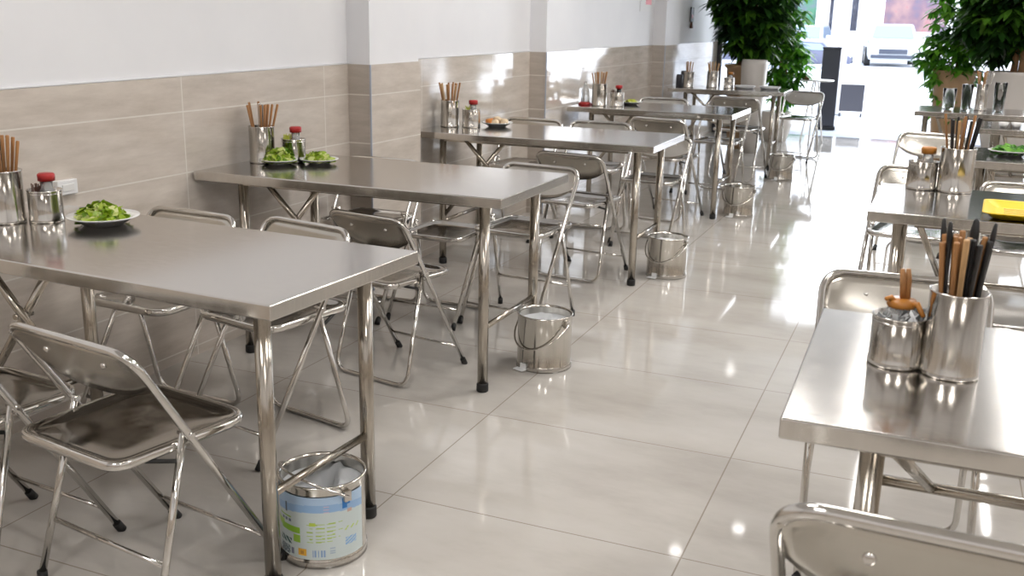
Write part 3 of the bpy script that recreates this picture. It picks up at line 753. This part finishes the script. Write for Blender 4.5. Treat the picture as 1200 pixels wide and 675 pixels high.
plate(-2.465, 3.43, .078, 'left one of the two white lettuce plates, on the second table'); heap(-2.465, 3.43, .06, .052, M['lettuce'], 'taller heap of chopped lettuce on the left of the two neighbouring plates', 2, 170)
plate(-2.335, 3.53, .080, 'right one of the two white lettuce plates, on the second table'); heap(-2.335, 3.53, .06, .034, M['lettuce'], 'flatter heap of chopped lettuce on the right of the two neighbouring plates', 3, 150)
plate(-2.325, 5.36, .092, 'white plate with orange and pale food on the third table')
rg = random.Random(8)
for i in range(9):
    a = 2 * PI * i / 9; rad = .045 if i < 8 else 0
    bm = BM(); bmesh.ops.create_icosphere(bm, subdivisions=3, radius=.02, matrix=Matrix.Diagonal((1.15, .85, .8, 1)))
    for v in bm.verts:
        th = math.atan2(v.co.y, v.co.x); v.co.z += .003 * math.sin(6 * th) * (v.co.z > 0); v.co.x *= 1 + .1 * math.sin(9 * v.co.y * 100)
    left = math.cos(a) < -.4 and i < 8
    o = obj('dumpling', bm, M['foodo'] if left else M['food'], smooth=True, loc=(-2.325 + rad * math.cos(a), 5.36 + rad * math.sin(a), .757 + .017 + (.018 if i == 8 else .004)))
    tag(o, 'orange morsel on the plate of the third wall-side table' if left else 'pale dumpling-like morsel on the plate of the third wall-side table', 'food', 'orange morsels' if left else 'pale morsels')
plate(-2.12, 7.42, .09, 'small white dish with yellow food on the fourth wall-side table'); heap(-2.12, 7.42, .055, .022, M['lime'], 'yellow food on the dish of the fourth wall-side table', 5, 60, name='yellow_food')
plate(.37, 5.5, .10, 'dish with green leaves on the right-hand table'); heap(.37, 5.5, .085, .035, M['leafl'], 'green leaves on the dish of the right-hand table', 6, 120, name='green_leaves')
# stacked plates on far table
for i, (x, y, lab) in enumerate([(-1.74, 10.12, 'flat white platter on the farthest wall-side table, left one'), (-1.5, 10.14, 'flat white platter on the farthest wall-side table, right one')]):
    bm = BM(); add_lathe(bm, [(0, 0), (.08, 0), (.105, .03), (.1, .031), (.078, .005), (0, .005)], 32, sx=1, sy=.8); tag(obj('platter', bm, M['plastic'], loc=(x, y, .75)), lab, 'platter')
# bottle with red foot on table 4
t = thing('squeeze_bottle', 'clear bottle with a red base against the wall on the fourth table', 'bottle', (-2.41, 7.2, .75))
bm = BM(); add_lathe(bm, [(.032, .02), (.03, .11), (.012, .15), (.012, .17), (0, .172)], 24); obj('bottle_body', bm, M['clearp'], t)
bm = BM(); add_lathe(bm, [(0, 0), (.05, 0), (.05, .012), (.034, .024), (0, .024)], 24); obj('base', bm, M['red'], t)
# white jug on the right
t = thing('white_jug', 'white jug at the right edge beside the green dish', 'jug', (.60, 5.55, .75))
bm = BM(); add_lathe(bm, [(0, 0), (.05, 0), (.062, .05), (.05, .12), (.04, .15), (.044, .165), (.04, .165), (.036, .15), (0, .14)], 32); obj('jug_body', bm, M['plastic'], t)
bm = BM(); add_tube(bm, smooth_path([(.045, 0, .14), (.1, 0, .13), (.09, 0, .05), (.058, 0, .04)], [.03, .03]), .006); obj('handle', bm, M['plastic'], t)

# wall things
t = thing('wall_socket', 'small white socket box on the tiled wall behind the nearest table', 'socket', (XW + .008, 2.48, .775))
bm = BM(); add_box(bm, (.012, 0, 0), (.024, .085, .05)); obj('box', bm, M['plastic'], t, bevel=.004)
bm = BM(); add_box(bm, (.025, 0, 0), (.004, .05, .022)); obj('rocker', bm, M['white'], t, bevel=.001)
t = thing('wall_notice', 'small white notice with a pink patch high on the wall', 'notice', (XW + .002, 9.68, 1.54))
bm = BM(); add_box(bm, (.002, 0, 0), (.004, .46, .16)); obj('sheet', bm, M['plastic'], t)
bm = BM(); add_box(bm, (.005, .06, .02), (.002, .2, .07)); obj('pink_patch', bm, mat('pink_print', (.8, .3, .35), .5), t)
t = thing('wall_ornament', 'narrow dark hanging ornament with a red spot on the wall beside the left tree', 'ornament', (XW + .01, 11.58, 1.44))
bm = BM(); add_box(bm, (.006, 0, .02), (.012, .13, .16)); obj('plaque', bm, M['pic'], t, bevel=.004)
bm = BM(); add_box(bm, (.014, 0, .0), (.006, .06, .04)); obj('red_spot', bm, M['red'], t, bevel=.002)
bm = BM(); add_tube(bm, [(.006, 0, -.06), (.006, .0, -.13)], [.012, .02], 10); obj('tassel', bm, M['brown'], t)

# ------------------------------------------------------------------ plants
def leaf(bm, p, d, up, L, W):
    d = d.normalized(); s = d.cross(up)
    if s.length < 1e-3: s = d.cross(Vector((1, 0, 0)))
    s.normalize(); n = s.cross(d)
    prof = [(0, .06), (.25, .75), (.55, 1), (.8, .6), (1, .02)]; rows = []
    for t, w in prof:
        c = p + d * L * t - Vector((0, 0, 1)) * L * .22 * t * t
        rows.append((bm.verts.new(c - s * W * w + n * W * .25 * w), bm.verts.new(c), bm.verts.new(c + s * W * w + n * W * .25 * w)))
    for a, b in zip(rows, rows[1:]):
        for k2 in (0, 1):
            f = bm.faces.new((a[k2], a[k2 + 1], b[k2 + 1], b[k2])); f.smooth = True
def plant(name, label, loc, pot_prof, potmat, trunks, crown, nl, seed, lm, size=.16, kind='ball'):
    rg = random.Random(seed); t = thing(name, label, 'plant', loc)
    bm = BM(); add_lathe(bm, pot_prof, 40); obj('pot', bm, potmat, t)
    zt = pot_prof[-1][1]
    bm = BM(); rr = max(p[0] for p in pot_prof) * .9; add_lathe(bm, [(0, zt - .02), (min(rr, pot_prof[-1][0] * 1.02), zt - .02)], 30); obj('soil', bm, M['soil'], t)
    for (x0, y0, x1, y1, z1, r) in trunks:
        bm = BM(); P = []
        for i in range(9):
            q = i / 8; P.append((x0 + (x1 - x0) * q + .012 * math.sin(9 * q + x0 * 50), y0 + (y1 - y0) * q + .012 * math.cos(9 * q + x0 * 30), zt - .04 + (z1 - zt + .04) * q))
        add_tube(bm, P, [r * (1 - .5 * i / 8) for i in range(9)], 10); obj('trunk', bm, M['terra'], t)
    bm = BM(); bt = bm
    for (cx, cy, cz, rx, ry, rz, cnt) in crown:
        for i in range(cnt):
            while True:
                v = Vector((rg.uniform(-1, 1), rg.uniform(-1, 1), rg.uniform(-1, 1)))
                if .35 < v.length < 1: break
            p = Vector((cx + v.x * rx, cy + v.y * ry, cz + v.z * rz))
            out = Vector((v.x, v.y, v.z * .4 - .25)).normalized()
            add_tube(bt, [p - out * .12, p], .003, 4)
            for k2 in range(6):
                a = 2 * PI * k2 / 6 + rg.random()
                d = out * .5 + Vector((math.cos(a), math.sin(a), rg.uniform(-.7, .15)))
                leaf(bm, p, d, Vector((0, 0, 1)), size * rg.uniform(.7, 1.2), size * .19 * rg.uniform(.8, 1.2))
    obj('foliage', bm, lm, t)
    return t
cone = [(0, 0), (.14, 0), (.17, .3), (.21, .95), (.235, .97), (.235, 1.0), (.205, 1.0), (.19, .95)]
plant('potted_tree', 'tall dark-leaved potted tree beside the left wall behind the last table', (-2.0, 11.6, 0), [(a, b * .93) for a, b in cone], M['card'],
      [(-.05, 0, -.1, 0, 1.7, .035), (.03, .03, .05, 0, 1.75, .04), (.0, -.05, .0, -.03, 1.8, .035), (.08, 0, .12, .02, 1.6, .03)],
      [(0, 0, 1.72, .45, .4, .5, 300), (.05, -.05, 1.35, .36, .34, .30, 150)], 0, 21, M['leafd'], .17)
plant('potted_shrub', 'bright green leafy shrub at the doorway right of the left tree', (-1.76, 12.55, 0), [(0, 0), (.14, 0), (.2, .2), (.2, .36), (.17, .36), (.16, .32)], M['pot'],
      [(0, 0, .02, 0, 1.4, .02), (.04, 0, .08, .02, 1.1, .015)],
      [(.0, 0, 1.5, .30, .26, .6, 130), (.08, -.02, .95, .26, .24, .38, 100), (.05, -.02, .6, .15, .15, .2, 25)], 0, 22, M['leafl'], .13)
plant('potted_tree', 'tall dark-leaved potted tree on the right behind the last right-hand table', (.70, 10.8, 0), [(0, 0), (.17, 0), (.26, .35), (.29, .7), (.27, .95), (.28, .98), (.25, .98), (.24, .93)], M['pot'],
      [(-.03, 0, -.1, 0, 1.6, .035), (.05, .03, .1, 0, 1.7, .04), (.0, -.06, .02, -.03, 1.7, .03)],
      [(.05, 0, 1.72, .6, .42, .5, 320), (-.2, 0, 1.45, .36, .33, .38, 130)], 0, 23, M['leafd'], .17)
plant('potted_shrub', 'bright drooping leafy shrub in a tan pot, left of the right-hand tree', (.16, 11.45, 0), [(0, 0), (.13, 0), (.18, .4), (.20, .92), (.22, .95), (.19, .95), (.18, .9)], M['card'],
      [(0, 0, -.02, 0, 1.5, .02)],
      [(.02, 0, 1.6, .32, .28, .48, 130), (-.06, 0, 1.05, .30, .25, .38, 120), (-.04, 0, .6, .15, .14, .25, 30)], 0, 24, M['leafl'], .14)
for nm, lab, loc, s, mt in [('planter_pot', 'white empty planter pot beside the left tree trunk', (-1.84, 11.2, 0), .7, M['pot'])]:
    bm = BM(); add_lathe(bm, [(a * s, b * 1.05) for a, b in [(0, 0), (.13, 0), (.16, .3), (.2, .9), (.19, .95), (.17, .95), (.16, .9), (0, .85)]], 36); tag(obj(nm, bm, mt, loc=loc), lab, 'pot')

# ------------------------------------------------------------------ doorway things
t = thing('side_table', 'small round white side table with a snack on it at the doorway', 'table', (-1.33, 12.55, 0))
bm = BM(); add_lathe(bm, [(0, .735), (.2, .735), (.21, .742), (.21, .748), (0, .75)], 40); obj('round_top', bm, M['plastic'], t)
for k2 in range(3):
    a = 2 * PI * k2 / 3 + .5; bm = BM(); add_tube(bm, [(.03 * math.cos(a), .03 * math.sin(a), .735), (.15 * math.cos(a), .15 * math.sin(a), 0)], .01, 10); obj('leg', bm, M['chrome'], t)
bm = BM(); bmesh.ops.create_icosphere(bm, subdivisions=3, radius=.045, matrix=Matrix.Diagonal((1, 1, .6, 1)))
for v in bm.verts: v.co *= 1 + .08 * math.sin(v.co.x * 120) * math.cos(v.co.y * 90)
tag(obj('bread_roll', bm, M['woodl'], smooth=True, loc=(-1.43, 12.5, .776)), 'small brown roll on the white side table at the doorway', 'food')
# tall dark pillar stand
t = thing('pillar_stand', 'tall narrow dark pillar standing just outside the doorway', 'pillar', (-1.36, 14.5, 0), R(4))
bm = BM(); add_box(bm, (0, 0, .02), (.27, .24, .04)); obj('base', bm, M['black'], t, bevel=.006)
bm = BM(); add_box(bm, (0, 0, .555), (.235, .2, 1.03)); obj('body', bm, M['dark'], t, bevel=.01)
bm = BM(); add_box(bm, (0, 0, 1.085), (.25, .215, .03)); obj('cap', bm, M['dark'], t, bevel=.006)
# dark floor sign
t = thing('floor_sign', 'low dark framed board standing on the pavement beside the pillar', 'sign', (-1.22, 16.9, 0), R(4))
bm = BM(); rect_frame(bm, -.21, .21, .05, .52, 0, .025, .03); obj('frame', bm, M['plastic'], t)
bm = BM(); add_box(bm, (0, 0, .285), (.36, .014, .42)); obj('board', bm, M['dark'], t)
for s in (-.16, .16):
    bm = BM(); add_box(bm, (s, .0, .025), (.03, .2, .05)); obj('foot', bm, M['dark'], t)

# ------------------------------------------------------------------ street
bm = BM(); add_box(bm, (-2, 43.5, -.06), (70, 60, .1)); struct('ground', bm, M['paving'])
bm = BM(); add_box(bm, (-2, 36.2, .03), (50, .25, .1)); struct('trim_60', bm, M['ceramicg'])
# white post at the pavement edge
t = thing('street_post', 'white square post rising behind the dark pillar', 'post', (-1.52, 17.2, 0))
bm = BM(); add_box(bm, (0, 0, 1.8), (.26, .2, 3.6)); obj('shaft', bm, M['facade'], t, bevel=.01)
bm = BM(); add_box(bm, (0, 0, .06), (.32, .26, .12)); obj('plinth', bm, M['facade'], t, bevel=.01)
bm = BM(); add_box(bm, (.01, -.102, 1.9), (.012, .006, 3.2)); obj('seam_strip', bm, M['card'], t)
# building opposite
t = thing('shop_building', 'white building across the street with coloured shop windows', 'building', (0, 46, 0))
bm = BM(); add_box(bm, (-3, 3, 4), (30, 6, 8)); obj('wall', bm, M['facade'], t)
def W(x0, x1, z0, z1, m):
    bm = BM(); rect_frame(bm, x0, x1, z0, z1, -.03, .12, .12); f = obj('window_frame', bm, M['facade'], t)
    bm = BM(); add_box(bm, ((x0 + x1) / 2, -.02, (z0 + z1) / 2), (x1 - x0 - .2, .04, z1 - z0 - .2)); obj('pane', bm, m, f)
W(-6.1, -5.0, 1.15, 3.6, M['paneg']); W(-4.7, -3.3, 1.15, 3.6, M['paned']); W(-2.5, .2, 1.15, 3.6, M['panep']); W(-8.2, -6.6, 1.15, 3.6, M['paneg']); W(.9, 3.4, 1.15, 3.6, M['paned'])
bm = BM(); add_box(bm, (-3, -.2, 3.9), (30, .5, .3)); obj('canopy_ledge', bm, M['facade'], t)
def car(label, loc, rz, col, s=1.0):
    t = thing('parked_car', label, 'car', loc, rz); t.scale = (s,) * 3
    # body: cross-sections along y (front at -y)
    secs = [(-2.1, .70, .28, .62), (-2.0, .80, .22, .70), (-1.2, .85, .2, .86), (-.9, .86, .2, .92), (1.4, .86, .2, .95), (2.0, .82, .24, .9), (2.15, .74, .3, .72)]
    bm = BM(); rings = []
    for y, hw, zb, zt in secs:
        rings.append([bm.verts.new(p) for p in [(-hw * .92, y, zb), (-hw, y, zb + .15), (-hw, y, zt - .16), (-hw * .9, y, zt), (hw * .9, y, zt), (hw, y, zt - .16), (hw, y, zb + .15), (hw * .92, y, zb)]])
    for a, b in zip(rings, rings[1:]):
        for i in range(8): f = bm.faces.new((a[i], a[(i + 1) % 8], b[(i + 1) % 8], b[i])); f.smooth = True
    bm.faces.new(rings[0]); bm.faces.new(rings[-1][::-1]); obj('body', bm, col, t, bevel=.03)
    bm = BM(); rings = []
    for y, hw, z in [(-1.0, .78, .88), (-.35, .64, 1.38), (.9, .64, 1.42), (1.6, .76, .92)]:
        rings.append([bm.verts.new((-hw, y, z)), bm.verts.new((hw, y, z))])
    lo = [[bm.verts.new((-.8, y, .86)), bm.verts.new((.8, y, .86))] for y in (-1.0, -.35, .9, 1.6)]
    for i in range(3):
        bm.faces.new((rings[i][0], rings[i][1], rings[i + 1][1], rings[i + 1][0]))
        for s_ in (0, 1): bm.faces.new((rings[i][s_], rings[i + 1][s_], lo[i + 1][s_], lo[i][s_]))
    bm.faces.new((rings[0][0], rings[0][1], lo[0][1], lo[0][0])); bm.faces.new((rings[3][0], rings[3][1], lo[3][1], lo[3][0]))
    obj('cabin', bm, col, t, bevel=.03)
    def quad(nm, pts, m, th=.01):
        bm = BM(); vs = [bm.verts.new(p) for p in pts]; bm.faces.new(vs); return obj(nm, bm, m, t, solid=th)
    quad('windscreen', [(-.68, -.965, .93), (.68, -.965, .93), (.58, -.42, 1.34), (-.58, -.42, 1.34)], M['glasstint'])
    for s_ in (-1, 1):
        quad('side_window', [(s_ * .80, -.8, .95), (s_ * .80, 1.3, .95), (s_ * .665, .85, 1.34), (s_ * .665, -.3, 1.32)], M['glasstint'])
        bm = BM(); bmesh.ops.create_uvsphere(bm, u_segments=12, v_segments=8, radius=.12, matrix=Matrix.Translation((s_ * .62, -2.0, .62)) @ Matrix.Diagonal((1.2, .5, .6, 1))); obj('headlight', bm, M['plastic'], t, smooth=True)
        bm = BM(); add_box(bm, (s_ * .95, -.75, .98), (.14, .1, .12)); obj('mirror', bm, col, t, bevel=.02)
        for y in (-1.35, 1.35):
            bm = BM(); bmesh.ops.create_cone(bm, cap_ends=True, segments=28, radius1=.32, radius2=.32, depth=.2, matrix=Matrix.Translation((s_ * .78, y, .32)) @ Matrix.Rotation(PI / 2, 4, 'Y')); wh = obj('wheel', bm, M['rubber'], t, bevel=.02)
            bm = BM(); bmesh.ops.create_cone(bm, cap_ends=True, segments=20, radius1=.19, radius2=.19, depth=.22, matrix=Matrix.Translation((s_ * .78, y, .32)) @ Matrix.Rotation(PI / 2, 4, 'Y')); obj('hub', bm, M['can'], wh)
    bm = BM(); add_box(bm, (0, -2.1, .5), (.9, .06, .16)); obj('grille', bm, M['cardk'], t, bevel=.02)
    bm = BM(); add_box(bm, (0, -2.12, .33), (1.4, .05, .12)); obj('bumper', bm, M['cardk'], t, bevel=.02)
    return t
M['glasstint'] = mat('tinted_windscreen', (.25, .32, .42), .08)
M['bluecar'] = mat('slate_car_paint', (.12, .13, .2), .25)
car('white car parked facing the shop, between the pillar and the right tree', (-1.85, 43.0, 0), R(5), M['carw'], 1.12)
car('white car parked behind the white post across the street', (-5.1, 43.0, 0), R(-4), M['carw'], 1.05)
car('dark low car parked in front of the white car, seen left of the pillar', (-7.2, 38.8, 0), R(88), M['bluecar'], .72)
car('dark low car parked right of the pillar in front of the white wall', (-4.2, 38.4, 0), R(92), M['bluecar'], .62)

# ------------------------------------------------------------------ lights
def area(name, loc, rot, sx, sy, e, col=(1, .97, .93)):
    l = bpy.data.lights.new(name, 'AREA'); l.shape = 'RECTANGLE'; l.size = sx; l.size_y = sy; l.energy = e; l.color = col
    o = bpy.data.objects.new(name, l); C.objects.link(o); o.location = loc; o.rotation_euler = rot; return o
for i, (x, y) in enumerate([(-1.0, -.6), (1.2, -.6), (-1.0, 1.9), (1.2, 1.9), (-.3, 4.4), (1.8, 4.4), (-.8, 6.1), (1.9, 6.6)]):  # unseen fill panels, added to brighten the room
    t = thing('ceiling_fill_panel', 'square fill light panel added out of view on the ceiling', 'light', (x, y, ZC), 0, 'added fill light panels')
    bm = BM(); rect = .62
    add_box(bm, (0, 0, -.015), (rect, rect, .03)); obj('housing', bm, M['plastic'], t)
    bm = BM(); add_box(bm, (0, 0, -.032), (rect - .06, rect - .06, .006)); obj('diffuser', bm, M['lampp'], t)
    area('fill_panel_lamp', (x, y, ZC - .05), (0, 0, 0), .55, .55, 20 if y < 3 else 22, (1, .98, .96))
n = 0
for (x, y) in [(-1.14, 8.05), (-1.55, 7.45), (-2.0, 12.2), (-1.2, 4.9), (1.6, 4.9), (1.9, 8.05), (-.2, 12.2), (1.6, 11.2)]:
    t = thing('downlight', 'round recessed ceiling downlight', 'light', (x, y, ZC), 0, 'ceiling downlights')
    bm = BM(); add_lathe(bm, [(.05, -.004), (.085, -.004), (.085, -.012), (.05, -.008)], 28); obj('bezel', bm, M['plastic'], t)
    bm = BM(); add_lathe(bm, [(0, -.003), (.035, -.003)], 28); obj('lens', bm, M['lampb'] if n < 2 else M['lamp'], t); n += 1
    l = bpy.data.lights.new('downlight_lamp', 'AREA'); l.shape = 'DISK'; l.size = .1; l.energy = .5; l.color = (1, .97, .94)
    o = bpy.data.objects.new('downlight_lamp', l); C.objects.link(o); o.location = (x, y, ZC - .015)
for (x, y) in [(-.26, 5.8), (-.26, 7.6), (-.26, 9.4), (.85, 5.8), (.85, 7.6), (.85, 9.4)]:
    t = thing('tube_light', 'long ceiling tube light over the right-hand tables', 'light', (x, y, ZC), 0, 'ceiling tube lights')
    bm = BM(); add_box(bm, (0, 0, -.015), (.07, 1.3, .03)); obj('housing', bm, M['plastic'], t, bevel=.004)
    bm = BM(); add_tube(bm, [(0, -.6, -.045), (0, .6, -.045)], .014, 12); obj('tube', bm, M['tubeglow'], t)
    area('tube_lamp', (x, y, ZC - .07), (0, 0, 0), .05, 1.2, 2.2 if x < 0 else 5, (1, .98, .96))
# daylight from the street through the open shop front
area('doorway_daylight', (.0, YF + .05, 1.35), (R(-90), 0, 0), 3.0, 2.3, 100, (.88, .93, 1))
s = bpy.data.lights.new('sun', 'SUN'); s.energy = 3.5; s.angle = R(3); s.color = (1, .98, .95)
so = bpy.data.objects.new('sun', s); C.objects.link(so); so.rotation_euler = (R(35), R(12), R(10))
w = bpy.data.worlds.new('world'); bpy.context.scene.world = w; w.use_nodes = True
wt = w.node_tree; bg = wt.nodes['Background']; bg.inputs[1].default_value = 3.0
tc = wt.nodes.new('ShaderNodeTexCoord'); sp = wt.nodes.new('ShaderNodeSeparateXYZ'); rp = wt.nodes.new('ShaderNodeValToRGB')
wt.links.new(tc.outputs['Generated'], sp.inputs[0]); wt.links.new(sp.outputs['Z'], rp.inputs[0]); wt.links.new(rp.outputs[0], bg.inputs[0])
rp.color_ramp.elements[0].color = (.95, .97, 1, 1); rp.color_ramp.elements[1].color = (.6, .75, 1, 1)

sc = bpy.context.scene
sc.view_settings.view_transform = 'Standard'; sc.view_settings.look = 'None'; sc.view_settings.exposure = 0
sc.cycles.max_bounces = 10; sc.cycles.glossy_bounces = 6; sc.cycles.diffuse_bounces = 5
sc.cycles.caustics_reflective = False; sc.cycles.caustics_refractive = False
sc.cycles.sample_clamp_indirect = 6
